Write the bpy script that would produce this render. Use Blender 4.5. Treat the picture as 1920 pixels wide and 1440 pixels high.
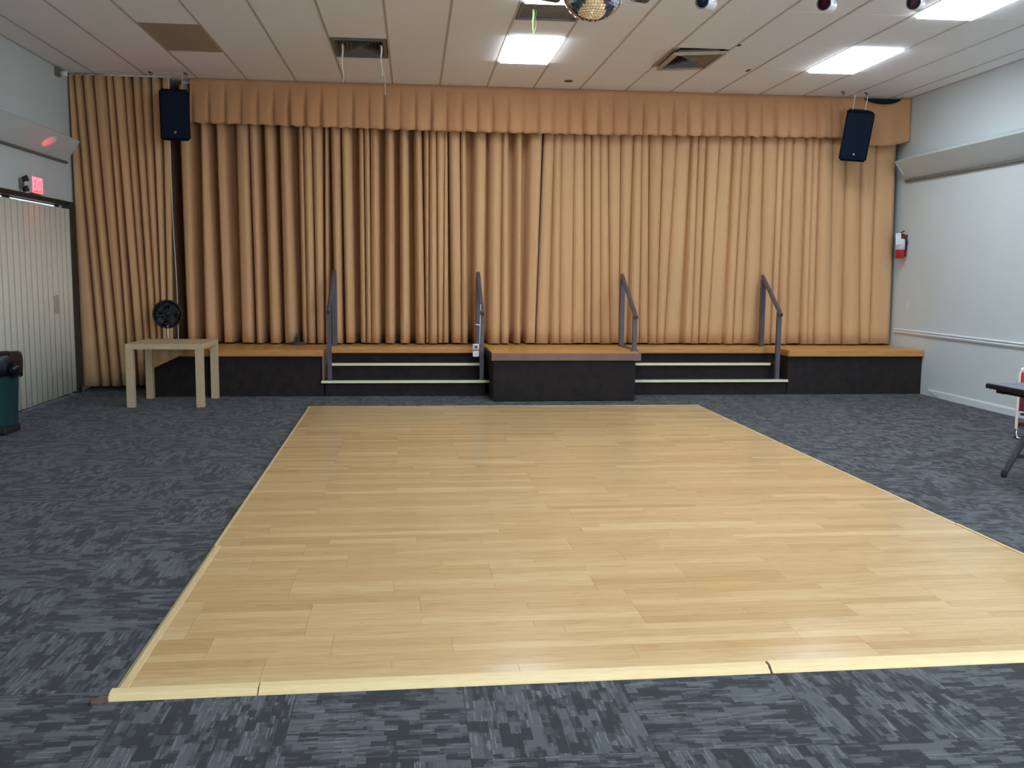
import bpy, bmesh, math, random
from mathutils import Vector, Matrix
random.seed(7)
for o in list(bpy.data.objects): bpy.data.objects.remove(o, do_unlink=True)
SC = bpy.context.scene
COL = SC.collection
PI = math.pi

# ------------------------------------------------------------------ camera
YAW, PIT, ROL, FPX, EYE = 0.103303859, 0.11544243, 0.00908494, 1790.0, 1.55
f_ = Vector((math.sin(YAW)*math.cos(PIT), math.cos(YAW)*math.cos(PIT), -math.sin(PIT)))
r0 = Vector((math.cos(YAW), -math.sin(YAW), 0)); u0 = r0.cross(f_)
r_ = r0*math.cos(ROL) + u0*math.sin(ROL); u_ = -r0*math.sin(ROL) + u0*math.cos(ROL)
cd = bpy.data.cameras.new('camera'); cam = bpy.data.objects.new('camera', cd); COL.objects.link(cam)
cd.sensor_fit = 'HORIZONTAL'; cd.sensor_width = 36; cd.lens = FPX*36/1920; cd.clip_start = .05; cd.clip_end = 200
M = Matrix((r_, u_, -f_)).transposed().to_4x4(); M.translation = Vector((0, 0, EYE)); cam.matrix_world = M
SC.camera = cam

# ------------------------------------------------------------------ world, exposure
W = bpy.data.worlds.new('world'); SC.world = W; W.use_nodes = True
W.node_tree.nodes['Background'].inputs[0].default_value = (.72, .86, 1, 1)
W.node_tree.nodes['Background'].inputs[1].default_value = 1.6
SC.view_settings.view_transform = 'Standard'; SC.view_settings.look = 'None'
SC.view_settings.gamma = 1; SC.view_settings.use_curve_mapping = False
SC.view_settings.exposure = 0.50
PANEL = 14.0                       # radiance of the fluorescent panels
PANEL_COL = (0.86, 0.95, 1.06)

# extra daylight from two windows added in the unseen wall behind the viewer
ADDED_WINDOWS = [(2.9, 2.2), (5.4, 2.1)]      # centre x, width
for wx, ww in ADDED_WINDOWS:
    ld = bpy.data.lights.new('window_daylight', 'AREA'); ld.shape = 'RECTANGLE'; ld.size = ww-.1; ld.size_y = 1.7
    ld.energy = 120*ww/2.4; ld.color = (.80, .92, 1.06)
    lo = bpy.data.objects.new('window_daylight', ld); COL.objects.link(lo); lo.location = (wx, -3.93, 1.85); lo.rotation_euler = (math.pi/2, 0, 0)

# ------------------------------------------------------------------ materials
def srgb(r, g, b):
    return tuple(((c/255)/12.92 if c/255 < .04045 else ((c/255+.055)/1.055)**2.4) for c in (r, g, b))
def mat(name, col, rough=.6, metal=0., spec=.5, emis=None, es=0., sheen=0., coat=0., trans=0.):
    m = bpy.data.materials.new(name); m.use_nodes = True
    b = m.node_tree.nodes['Principled BSDF']
    b.inputs['Base Color'].default_value = (*col, 1); b.inputs['Roughness'].default_value = rough
    b.inputs['Metallic'].default_value = metal; b.inputs['Specular IOR Level'].default_value = spec
    b.inputs['Sheen Weight'].default_value = sheen; b.inputs['Coat Weight'].default_value = coat
    b.inputs['Transmission Weight'].default_value = trans
    if emis: b.inputs['Emission Color'].default_value = (*emis, 1); b.inputs['Emission Strength'].default_value = es
    return m
class NT:
    def __init__(s, m): s.m = m; s.t = m.node_tree; s.b = s.t.nodes['Principled BSDF']
    def n(s, ty, **k):
        x = s.t.nodes.new(ty)
        for a, v in k.items(): setattr(x, a, v)
        return x
    def l(s, a, b): s.t.links.new(a, b)
    def math(s, op, a, b=None, c=None):
        x = s.n('ShaderNodeMath', operation=op)
        for i, v in enumerate((a, b, c)):
            if v is None: continue
            if isinstance(v, (int, float)): x.inputs[i].default_value = v
            else: s.l(v, x.inputs[i])
        return x.outputs[0]
    def ramp(s, fac, pts, interp='LINEAR'):
        x = s.n('ShaderNodeValToRGB'); cr = x.color_ramp; cr.interpolation = interp
        while len(cr.elements) < len(pts): cr.elements.new(.5)
        for e, (p, c) in zip(cr.elements, pts): e.position = p; e.color = (*c, 1)
        s.l(fac, x.inputs[0]); return x.outputs[0]
    def noise(s, vec, scale, detail=3, rough=.5):
        x = s.n('ShaderNodeTexNoise'); x.inputs['Scale'].default_value = scale; x.inputs['Detail'].default_value = detail
        x.inputs['Roughness'].default_value = rough
        if vec: s.l(vec, x.inputs['Vector'])
        return x.outputs['Fac']
    def mapping(s, vec, scale=(1, 1, 1)):
        x = s.n('ShaderNodeMapping'); x.inputs['Scale'].default_value = scale; s.l(vec, x.inputs['Vector']); return x.outputs[0]
    def mix(s, fac, a, b, mode='MIX'):
        x = s.n('ShaderNodeMix', data_type='RGBA', blend_type=mode)
        for i, v in ((0, fac), (6, a), (7, b)):
            if isinstance(v, (int, float)): x.inputs[i].default_value = v
            elif isinstance(v, tuple): x.inputs[i].default_value = (*v, 1)
            else: s.l(v, x.inputs[i])
        return x.outputs[2]
    def bump(s, h, dist=.002, strength=.5):
        x = s.n('ShaderNodeBump'); x.inputs['Distance'].default_value = dist; x.inputs['Strength'].default_value = strength
        s.l(h, x.inputs['Height']); s.l(x.outputs[0], s.b.inputs['Normal'])
def noisy(name, c1, c2, scale, rough=.6, bump=.001, stretch=(1, 1, 1), coord='Object', **k):
    m = mat(name, c1, rough, **k); N = NT(m)
    tc = N.n('ShaderNodeTexCoord'); v = N.mapping(tc.outputs[coord], stretch)
    f = N.noise(v, scale, 5, .6)
    N.l(N.ramp(f, [(.3, c1), (.7, c2)]), N.b.inputs['Base Color'])
    if bump: N.bump(f, bump)
    return m
def carpet_material(name):
    m = mat(name, (.05, .05, .06), .95, spec=.2, sheen=.12); N = NT(m); N.b.inputs['Sheen Tint'].default_value = (.84, .90, 1, 1); N.b.inputs['Sheen Roughness'].default_value = .45
    tc = N.n('ShaderNodeTexCoord'); oi = N.n('ShaderNodeObjectInfo')
    add = N.n('ShaderNodeVectorMath', operation='MULTIPLY_ADD')
    N.l(oi.outputs['Random'], add.inputs[0]); add.inputs[1].default_value = (37.0, 61.0, 0)
    N.l(tc.outputs['Object'], add.inputs[2])
    sp = N.n('ShaderNodeSeparateXYZ'); N.l(add.outputs[0], sp.inputs[0]); X, Y = sp.outputs[0], sp.outputs[1]
    def cells(w, h, seed):
        ix = N.math('FLOOR', N.math('DIVIDE', X, w))
        wn = N.n('ShaderNodeTexWhiteNoise', noise_dimensions='2D')
        cx = N.n('ShaderNodeCombineXYZ'); N.l(ix, cx.inputs[0]); cx.inputs[1].default_value = seed; N.l(cx.outputs[0], wn.inputs['Vector'])
        iy = N.math('FLOOR', N.math('ADD', N.math('DIVIDE', Y, h), N.math('MULTIPLY', wn.outputs['Value'], 7.0)))
        w2 = N.n('ShaderNodeTexWhiteNoise', noise_dimensions='3D')
        c2 = N.n('ShaderNodeCombineXYZ'); N.l(ix, c2.inputs[0]); N.l(iy, c2.inputs[1]); c2.inputs[2].default_value = seed*3.7
        N.l(c2.outputs[0], w2.inputs['Vector']); return w2.outputs['Value']
    a = cells(.036, .085, 1.0); b = cells(.0145, .055, 2.0); c = cells(.0042, .075, 3.0); d = cells(.07, .16, 4.0)
    s = N.math('ADD', N.math('MULTIPLY', a, .46), N.math('ADD', N.math('MULTIPLY', b, .30), N.math('MULTIPLY', d, .24)))
    base = N.ramp(s, [(0, (.020, .0215, .0225)), (.40, (.026, .028, .030)), (.44, (.044, .0475, .050)), (.56, (.057, .061, .064)), (.62, (.084, .089, .093))])
    str_ = N.math('GREATER_THAN', c, .90); gate = N.math('GREATER_THAN', s, .47)
    col = N.mix(N.math('MULTIPLY', N.math('MULTIPLY', str_, gate), .6), base, (.18, .19, .195))
    ln = N.n('ShaderNodeTexWave', wave_type='BANDS', bands_direction='X'); ln.inputs['Scale'].default_value = 70
    N.l(add.outputs[0], ln.inputs['Vector'])
    fine = N.noise(add.outputs[0], 400, 2)
    col = N.mix(.35, col, N.ramp(N.math('ADD', N.math('MULTIPLY', fine, .7), N.math('MULTIPLY', ln.outputs['Fac'], .3)), [(.3, (.35, .35, .35)), (.7, (1.7, 1.7, 1.7))]), 'MULTIPLY')
    big = N.noise(tc.outputs['Object'], 1.2, 2)
    N.l(col, N.b.inputs['Base Color']); N.bump(N.math('ADD', s, fine), .0015, .6)
    return m
def plank_material(name, island):
    m = mat(name, (.5, .33, .15), .16, spec=.5); N = NT(m)
    tc = N.n('ShaderNodeTexCoord')
    if island:
        g = N.n('ShaderNodeNewGeometry'); rnd = g.outputs['Random Per Island']
    else:
        g = N.n('ShaderNodeObjectInfo'); rnd = g.outputs['Random']
    cmb = N.n('ShaderNodeCombineXYZ'); N.l(N.math('MULTIPLY', rnd, 91.0), cmb.inputs[2])
    va = N.n('ShaderNodeVectorMath', operation='ADD'); N.l(tc.outputs['Object'], va.inputs[0]); N.l(cmb.outputs[0], va.inputs[1])
    grain = N.noise(N.mapping(va.outputs[0], (1.6, 30, 1)), 4, 6, .65)
    blot = N.noise(N.mapping(va.outputs[0], (2.2, 14, 1)), 2.2, 3)
    base = N.ramp(rnd, [(0, srgb(194, 160, 110)), (.12, srgb(202, 168, 118)), (.55, srgb(207, 175, 127)), (.88, srgb(212, 181, 133)), (1, srgb(218, 189, 143))])
    col = N.mix(.55, base, N.ramp(grain, [(.3, (.78, .74, .68)), (.52, (1, 1, 1)), (.72, (1.12, 1.12, 1.1))]), 'MULTIPLY')
    col = N.mix(.5, col, N.ramp(blot, [(.30, (.80, .76, .70)), (.5, (1, 1, 1))]), 'MULTIPLY')
    vor = N.n('ShaderNodeTexVoronoi'); vor.inputs['Scale'].default_value = 3.0
    N.l(N.mapping(va.outputs[0], (1.0, 2.6, 1)), vor.inputs['Vector'])
    knot = N.ramp(vor.outputs['Distance'], [(.02, (.55, .42, .3)), (.06, (1, 1, 1))])
    col = N.mix(.45, col, knot, 'MULTIPLY')
    N.l(col, N.b.inputs['Base Color'])
    N.l(N.math('ADD', .13, N.math('MULTIPLY', blot, .10)), N.b.inputs['Roughness'])
    N.bump(grain, .0002, .25)
    return m
def curtain_material(name, c1, c2, c3):
    m = mat(name, c1, .9, spec=.15, sheen=.25); N = NT(m)
    N.b.inputs['Sheen Tint'].default_value = (1, .75, .5, 1)
    tc = N.n('ShaderNodeTexCoord')
    big = N.noise(N.mapping(tc.outputs['Object'], (2.5, 2.5, .25)), 1.3, 2)
    fine = N.noise(N.mapping(tc.outputs['Object'], (1, 1, .5)), 160, 3, .7)
    col = N.ramp(big, [(.3, c1), (.5, c2), (.72, c3)])
    col = N.mix(.3, col, N.ramp(fine, [(.3, (.7, .7, .7)), (.7, (1.25, 1.25, 1.25))]), 'MULTIPLY')
    N.l(col, N.b.inputs['Base Color']); N.bump(fine, .002, .5)
    return m
MT = {}
MT['carpet'] = carpet_material('carpet_tile_weave')
MT['plank'] = plank_material('dance_floor_plank_wood', False)
MT['plank_i'] = plank_material('dance_floor_plank_wood_far', True)
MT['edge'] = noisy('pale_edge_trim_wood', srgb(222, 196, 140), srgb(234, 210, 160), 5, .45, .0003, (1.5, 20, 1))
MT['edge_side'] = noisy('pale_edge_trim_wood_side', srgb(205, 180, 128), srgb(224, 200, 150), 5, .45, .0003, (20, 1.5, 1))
MT['edge_chip'] = noisy('broken_brown_wood', srgb(70, 50, 40), srgb(120, 95, 80), 30, .8)
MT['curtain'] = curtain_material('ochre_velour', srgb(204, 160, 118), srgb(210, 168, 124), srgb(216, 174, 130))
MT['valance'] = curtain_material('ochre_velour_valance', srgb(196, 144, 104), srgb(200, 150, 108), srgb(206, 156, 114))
MT['wall_paint'] = noisy('pale_wall_paint', srgb(203, 214, 216), srgb(209, 219, 221), 1.2, .7, .0004)
MT['back_dark'] = noisy('dark_backstage_paint', (.012, .011, .010), (.02, .018, .016), 3, .9)  # near black: the dark of the unlit backstage is put into the colour
MT['grid'] = noisy('grey_ceiling_grid_metal', srgb(176, 173, 165), srgb(196, 192, 184), 8, .5, 0)
MT['ctile'] = noisy('white_mineral_tile', srgb(240, 240, 241), srgb(246, 246, 248), 45, .95, .0012)
MT['ctile_brown'] = noisy('tan_light_diffuser_unlit', srgb(158, 146, 128), srgb(170, 158, 140), 10, .5, 0)
MT['panel'] = mat('lit_panel', (.9, .9, .9), .4, emis=PANEL_COL, es=PANEL)
MT['white_metal'] = mat('white_enamel', (.75, .76, .75), .4)
MT['white_trim'] = noisy('white_trim_paint', srgb(214, 224, 230), srgb(222, 230, 234), 4, .4, 0)
MT['vent_dark'] = noisy('dusty_vent_metal', srgb(96, 94, 86), srgb(118, 116, 106), 14, .6, 0)  # also colours the strips that stand in for soffit shadow
MT['vent_black'] = mat('vent_duct_dark', (.03, .03, .03), .8)
MT['vent_tan'] = noisy('rusty_vent_blade', srgb(168, 150, 128), srgb(182, 168, 148), 10, .6, 0)
MT['grille'] = noisy('dark_return_grille', srgb(92, 90, 92), srgb(120, 118, 120), 18, .5, 0)
MT['speaker'] = noisy('navy_black_speaker', (.003, .006, .016), (.004, .009, .022), 60, .6, .0008, spec=.12)
MT['speaker_grille'] = noisy('navy_black_grille', (.002, .006, .018), (.003, .010, .026), 240, .6, .001, spec=.12)
MT['silver'] = mat('silver_metal', (.6, .6, .6), .3, 1)
MT['chrome'] = mat('chrome', (.8, .8, .8), .12, 1)
MT['black'] = noisy('black_plastic', (.012, .012, .014), (.02, .02, .022), 20, .45, 0)
MT['black_gloss'] = mat('black_gloss_plastic', (.008, .009, .014), .25)
MT['stage_carpet'] = noisy('dark_brown_stage_carpet', (.010, .0080, .0080), (.024, .016, .015), 9, .95, .003)
MT['deck'] = noisy('honey_stage_deck', srgb(196, 140, 70), srgb(214, 164, 92), 3, .28, .0003, (1, 14, 1))
MT['nosing_orange'] = noisy('orange_stage_nosing', srgb(186, 124, 62), srgb(206, 148, 82), 4, .4, .0003, (1.2, 10, 10))
MT['nosing_brown'] = noisy('mauve_brown_nosing_paint', srgb(116, 86, 76), srgb(128, 96, 84), 6, .5, .0003)
MT['tread_strip'] = noisy('pale_yellow_tread_strip', srgb(214, 216, 168), srgb(226, 228, 186), 9, .4, 0)
MT['rail'] = noisy('grey_purple_rail_paint', srgb(76, 70, 76), srgb(92, 86, 92), 9, .45, .0003)
MT['birch'] = noisy('pale_birch_laminate', srgb(198, 174, 138), srgb(208, 185, 150), 7, .5, .0002, (1, 8, 8))
MT['teal'] = noisy('dark_teal_bin_plastic', (.006, .040, .045), (.008, .052, .058), 6, .45, 0)
MT['bag'] = mat('black_bin_bag', (.006, .007, .016), .22)
MT['blind'] = noisy('cream_vertical_vane', srgb(226, 222, 204), srgb(232, 229, 212), 40, .75, .0004)
MT['dark_frame'] = noisy('dark_bronze_frame', (.018, .014, .012), (.03, .024, .02), 8, .5, 0)
MT['glass'] = mat('clear_glass', (.9, .95, .95), .02, trans=1.0)
MT['paving'] = noisy('outside_paving', (.35, .34, .32), (.45, .44, .41), 3, .9)
MT['exit_white'] = mat('exit_sign_housing', (.62, .58, .56), .4)
MT['exit_red'] = mat('exit_letters_lit', (.8, .05, .05), .4, emis=(1, .03, .04), es=9)
MT['red_body'] = mat('red_gloss_enamel', srgb(178, 34, 38), .25, coat=.4)
MT['red_dark'] = mat('dark_red_plastic', srgb(96, 26, 32), .5)
MT['paper'] = mat('white_paper', (.72, .76, .80), .7)
MT['red_cloth'] = noisy('red_seat_fabric', srgb(196, 52, 46), srgb(212, 64, 56), 90, .85, .001)
MT['maroon_cloth'] = noisy('maroon_seat_fabric', srgb(92, 28, 36), srgb(104, 34, 42), 90, .85, .001)
MT['cream_metal'] = mat('cream_chair_frame', srgb(226, 208, 194), .35)
MT['table_black'] = noisy('black_table_edge', (.006, .007, .009), (.010, .011, .014), 20, .6, 0, spec=.2)
MT['table_top'] = noisy('dark_grey_table_top', srgb(92, 98, 116), srgb(100, 106, 124), 12, .3, 0)
MT['leg_dark'] = noisy('dark_grey_leg_metal', (.03, .032, .036), (.045, .048, .052), 20, .5, 0)
MT['mirror'] = mat('mirror_facet', (.86, .86, .88), .03, 1)
MT['ball_core'] = mat('ball_core', (.05, .05, .06), .5)
MT['lens_blue'] = mat('dark_blue_lens', (.01, .015, .035), .15)
MT['lens_red'] = mat('dark_red_lens', (.06, .008, .018), .15)
MT['lens_grey'] = mat('grey_red_lens', (.10, .05, .055), .25)
MT['green_ribbon'] = mat('green_ribbon', srgb(176, 214, 120), .6)
MT['white_ribbon'] = mat('white_ribbon', srgb(222, 218, 205), .6)
MT['rubber'] = mat('rubber', (.02, .02, .02), .8)

# ------------------------------------------------------------------ mesh helpers
class MB:
    def __init__(s): s.v = []; s.f = []; s.sm = []
    def add(s, vs, fs, smooth=False):
        o = len(s.v); s.v += [tuple(v) for v in vs]; s.f += [tuple(i+o for i in f) for f in fs]; s.sm += [smooth]*len(fs)
    def box(s, x0, x1, y0, y1, z0, z1, b=0., M=None):
        if b <= 0:
            vs = [Vector((x, y, z)) for z in (z0, z1) for y in (y0, y1) for x in (x0, x1)]
            if M: vs = [M @ v for v in vs]
            s.add(vs, [(0, 2, 3, 1), (4, 5, 7, 6), (0, 1, 5, 4), (2, 6, 7, 3), (0, 4, 6, 2), (1, 3, 7, 5)])
        else:
            bm = bmesh.new(); bmesh.ops.create_cube(bm, size=1)
            for v in bm.verts: v.co = Vector(((x0+x1)/2+v.co.x*(x1-x0), (y0+y1)/2+v.co.y*(y1-y0), (z0+z1)/2+v.co.z*(z1-z0)))
            bmesh.ops.bevel(bm, geom=list(bm.edges), offset=b, segments=2, affect='EDGES', profile=.6)
            s.bm(bm, M)
    def bm(s, bm, M=None, smooth=False):
        bm.verts.index_update()
        s.add([(M @ v.co) if M else v.co.copy() for v in bm.verts], [[v.index for v in f.verts] for f in bm.faces], smooth); bm.free()
    def tube(s, pts, r, n=10, cap=True, radii=None):
        pts = [Vector(p) for p in pts]; rings = []
        for i, p in enumerate(pts):
            d = (pts[min(i+1, len(pts)-1)]-pts[max(i-1, 0)]).normalized()
            a = Vector((0, 0, 1)) if abs(d.z) < .9 else Vector((1, 0, 0))
            u = d.cross(a).normalized(); w = d.cross(u)
            rr = radii[i] if radii else r
            rings.append([p+(u*math.cos(2*PI*k/n)+w*math.sin(2*PI*k/n))*rr for k in range(n)])
        vs = [v for rg in rings for v in rg]; fs = []
        for i in range(len(pts)-1):
            for k in range(n): fs.append((i*n+k, i*n+(k+1) % n, (i+1)*n+(k+1) % n, (i+1)*n+k))
        s.add(vs, fs, True)
        if cap: s.add(rings[0], [tuple(range(n))[::-1]]); s.add(rings[-1], [tuple(range(n))])
    def bar(s, a, b, w, h):                     # rectangular bar a->b
        a = Vector(a); b = Vector(b); d = (b-a); L = d.length; d.normalize()
        up = Vector((0, 0, 1)) if abs(d.z) < .95 else Vector((0, 1, 0))
        x = d.cross(up).normalized(); z = x.cross(d)
        Mx = Matrix((x, d, z)).transposed().to_4x4(); Mx.translation = a
        s.box(-w/2, w/2, 0, L, -h/2, h/2, min(w, h)*.12, Mx)
    def lathe(s, prof, c=(0, 0, 0), n=24, M=None):
        vs = []; fs = []
        for r, z in prof:
            for k in range(n): vs.append(Vector((c[0]+r*math.cos(2*PI*k/n), c[1]+r*math.sin(2*PI*k/n), c[2]+z)))
        for i in range(len(prof)-1):
            for k in range(n): fs.append((i*n+k, i*n+(k+1) % n, (i+1)*n+(k+1) % n, (i+1)*n+k))
        if M: vs = [M @ v for v in vs]
        s.add(vs, fs, True)
    def prism(s, poly, axis, a0, a1, a1poly=None):      # polygon extruded along axis ('x','y','z')
        def P(p, a):
            return {'x': (a, p[0], p[1]), 'y': (p[0], a, p[1]), 'z': (p[0], p[1], a)}[axis]
        n = len(poly); q = a1poly or poly
        A0 = a0 if isinstance(a0, (list, tuple)) else [a0]*n; A1 = a1 if isinstance(a1, (list, tuple)) else [a1]*n
        vs = [P(p, A0[i]) for i, p in enumerate(poly)]+[P(p, A1[i]) for i, p in enumerate(q)]
        fs = [tuple(range(n))[::-1], tuple(range(n, 2*n))]+[(i, (i+1) % n, n+(i+1) % n, n+i) for i in range(n)]
        s.add(vs, fs)
    def build(s, name, m, parent=None, loc=None, rot=None):
        me = bpy.data.meshes.new(name); me.from_pydata([tuple(v) for v in s.v], [], s.f)
        me.polygons.foreach_set('use_smooth', s.sm)
        bm = bmesh.new(); bm.from_mesh(me); bmesh.ops.recalc_face_normals(bm, faces=bm.faces); bm.to_mesh(me); bm.free()
        me.materials.append(m); me.update()
        o = bpy.data.objects.new(name, me); COL.objects.link(o)
        if parent: o.parent = parent
        if loc: o.location = loc
        if rot: o.rotation_euler = rot
        return o
def thing(name, label, cat, loc=(0, 0, 0), rot=(0, 0, 0), group=None):
    o = bpy.data.objects.new(name, None); COL.objects.link(o); o.location = loc; o.rotation_euler = rot
    o.empty_display_size = .1; o['label'] = label; o['category'] = cat
    if group: o['group'] = group
    return o
def tag(o, label, cat, group=None):
    o['label'] = label; o['category'] = cat
    if group: o['group'] = group
    return o
def struct(o, label=None, cat=None):
    o['kind'] = 'structure'
    if label: o['label'] = label
    if cat: o['category'] = cat
    return o
def dup(root, loc=None, rot=None, label=None):
    r = root.copy(); COL.objects.link(r)
    if loc is not None: r.location = loc
    if rot is not None: r.rotation_euler = rot
    if label: r['label'] = label
    for ch in list(root.children):
        c = ch.copy(); COL.objects.link(c); c.parent = r
        for g in list(ch.children):
            d = g.copy(); COL.objects.link(d); d.parent = c
    return r
def share(name, me, parent, loc, rot=(0, 0, 0)):
    o = bpy.data.objects.new(name, me); COL.objects.link(o); o.parent = parent; o.location = loc; o.rotation_euler = rot
    return o
def mesh_only(o):
    me = o.data; bpy.data.objects.remove(o); return me

XL, XR, ZC = -4.255, 6.732, 3.96
YB, YF = 15.2, -4.0                 # backstage wall, wall behind the camera

# ------------------------------------------------------------------ walls
b = MB(); b.box(XR, XR+.15, YF, YB, -.02, ZC+.2); wall_right = struct(b.build('wall_right', MT['wall_paint']), 'pale blue-green painted wall with a white chair rail', 'wall')
b = MB(); DY0, DY1, DZ = 6.3, 12.44, 2.345
b.box(XL-.15, XL, YF, DY0, -.02, ZC+.2); b.box(XL-.15, XL, DY1, YB, -.02, ZC+.2); b.box(XL-.15, XL, DY0, DY1, DZ, ZC+.2)
wall_left = struct(b.build('wall_left', MT['wall_paint']), 'pale painted wall above the vertical blinds', 'wall')
b = MB(); b.box(XL-.15, XR+.15, YB, YB+.15, -.02, ZC+.2); struct(b.build('wall_back', MT['back_dark']), 'dark backstage wall behind the curtains', 'wall')
b = MB(); edges = [XL-.15]
for wx, ww in ADDED_WINDOWS: edges += [wx-ww/2, wx+ww/2]
edges += [XR+.15]
for i in range(0, len(edges), 2): b.box(edges[i], edges[i+1], YF-.15, YF, -.02, ZC+.2)
for wx, ww in ADDED_WINDOWS: b.box(wx-ww/2, wx+ww/2, YF-.15, YF, -.02, .95); b.box(wx-ww/2, wx+ww/2, YF-.15, YF, 2.75, ZC+.2)
struct(b.build('wall_front', MT['wall_paint']), 'pale wall with windows behind the viewer', 'wall')
for i, (wx, ww) in enumerate(ADDED_WINDOWS):  # unseen windows put in to bring daylight into the hall
    w_ = thing('window_%d' % (i+1), 'window in the wall behind the viewer', 'window', (wx, YF-.08, 0)); w_['kind'] = 'structure'
    h_ = ww/2; b = MB()
    for x0, x1, z0, z1 in ((-h_, h_, .95, 1.0), (-h_, h_, 2.70, 2.75), (-h_, -h_+.05, 1.0, 2.7), (h_-.05, h_, 1.0, 2.7), (-.025, .025, 1.0, 2.7)): b.box(x0, x1, -.03, .03, z0, z1)
    b.build('window_frame', MT['dark_frame'], w_)
    for x0, x1 in ((-h_+.05, -.025), (.025, h_-.05)): b = MB(); b.box(x0, x1, -.004, .004, 1.0, 2.7); b.build('pane', MT['glass'], w_)
# near-black sheets on the backstage side walls, coloured to stand in for shade
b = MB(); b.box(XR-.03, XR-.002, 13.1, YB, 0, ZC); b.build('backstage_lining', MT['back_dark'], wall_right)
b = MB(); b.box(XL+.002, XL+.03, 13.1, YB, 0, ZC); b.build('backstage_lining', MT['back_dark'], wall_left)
# dark jamb between blinds and curtain
b = MB(); b.box(XL-.05, XL+.06, 12.43, 12.565, 0, DZ+.03, .006); b.box(XL-.05, XL+.035, DY0, 12.44, DZ-.018, DZ+.035, .004)
b.box(XL-.05, XL+.06, DY0-.08, DY0, 0, DZ+.03, .006)
struct(b.build('trim_1', MT['dark_frame']), 'dark bronze frame around the blinds', 'trim')

# ------------------------------------------------------------------ floor + carpet tiles
b = MB(); b.box(XL-.15, XR+.15, YF-.15, YB+.15, -.12, -.007)
floor = struct(b.build('floor', MT['black']), 'floor of dark grey patterned carpet tiles', 'floor')
GX, GY, T = -.43, 2.90, .61
b = MB(); h = T/2-.0006; b.box(-h, h, -h, h, -.0065, 0); tile = b.build('carpet_tile', MT['carpet']); tile_me = mesh_only(tile)
kx = range(-7, 12); ntile = 0; far = MB()
for ky in range(-12, 17):
    y = GY+(ky+.5)*T
    for k in kx:
        x = GX+(k+.5)*T
        x0, x1, y0, y1 = x-T/2, x+T/2, y-T/2, y+T/2
        if x1 < XL or x0 > XR: continue
        if x0 > -1.06 and x1 < 3.32 and y0 > 3.55 and y1 < 10.85: continue      # hidden by the dance floor
        if y0 > 12.9: continue
        clipped = x0 < XL or x1 > XR or y1 > YB
        if y > 1.6 and not clipped and ntile < 300:
            ntile += 1
            share('carpet_tile', tile_me, floor, (x, y, 0), (0, 0, (0 if (k+ky) % 2 else PI/2)+(PI if random.random() < .5 else 0)))
        elif y > 1.6 and ntile < 300:
            ntile += 1
            c = MB(); c.box(max(x0, XL)-x+.0006, min(x1, XR)-x-.0006, -h, h, -.0065, 0)
            c.build('carpet_tile', MT['carpet'], floor, (x, y, 0))
        else:
            far.box(max(x0, XL), min(x1, XR), y0+.0006, y1-.0006, -.0065, 0)
o = far.build('carpet_tile_field', MT['carpet'], floor); o['kind'] = 'stuff'
b = MB(); b.box(XL, XL-8, -2, 16, -.15, -.1); b.box(-14, XL-.15, -2, 16, -.12, -.02)
struct(b.build('trim_2', MT['paving']), 'paved ground outside the glass door', 'ground')

# ------------------------------------------------------------------ ceiling grid, tiles, lights
b = MB(); b.box(XL-.15, XR+.15, YF-.15, YB+.15, ZC+.16, ZC+.3)
ceiling = struct(b.build('ceiling', MT['vent_black']), 'suspended ceiling of off-white tiles in a grey metal grid', 'ceiling')
CX, CY = -2.0895+.0, 11.2436                      # grid line 0
xl = [XL]+[CX+.61*i for i in range(-3, 15) if CX+.61*i < XR-.02]+[XR]
yl = [CY+1.22*j for j in range(-12, 4)]
yl = [y for y in yl if YF < y < YB]; yl = [YF]+yl+[YB]
for x in xl[1:-1]:
    b = MB(); b.box(x-.011, x+.011, YF, YB, ZC-.001, ZC+.03); b.build('grid_bar', MT['grid'], ceiling)
b = MB()
for y in yl[1:-1]: b.box(XL, XR, y-.010, y+.010, ZC+.0015, ZC+.03)
b.build('grid_cross_bar', MT['ctile'], ceiling)['kind'] = 'stuff'
b = MB(); b.box(XL, XL+.025, YF, YB, ZC-.003, ZC+.03); b.box(XR-.025, XR, YF, YB, ZC-.003, ZC+.03); b.build('wall_angle', MT['grid'], ceiling)
lights = []
def col_of(x): return round((x-CX)/.61-.5)
def row_of(y): return round((y-CY)/1.22+.5)        # row 0: 10.02..11.24
lit = {(c, r) for c in (5, 11) for r in (0, -2, -4, -6, -8, -10)}
special = {(2, 0): 'vent_l', (8, 0): 'vent_r', (5, -1): 'grille', (-1, 0): 'brown'}
nt = 0; tmesh = {}; farT = MB()
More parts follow.
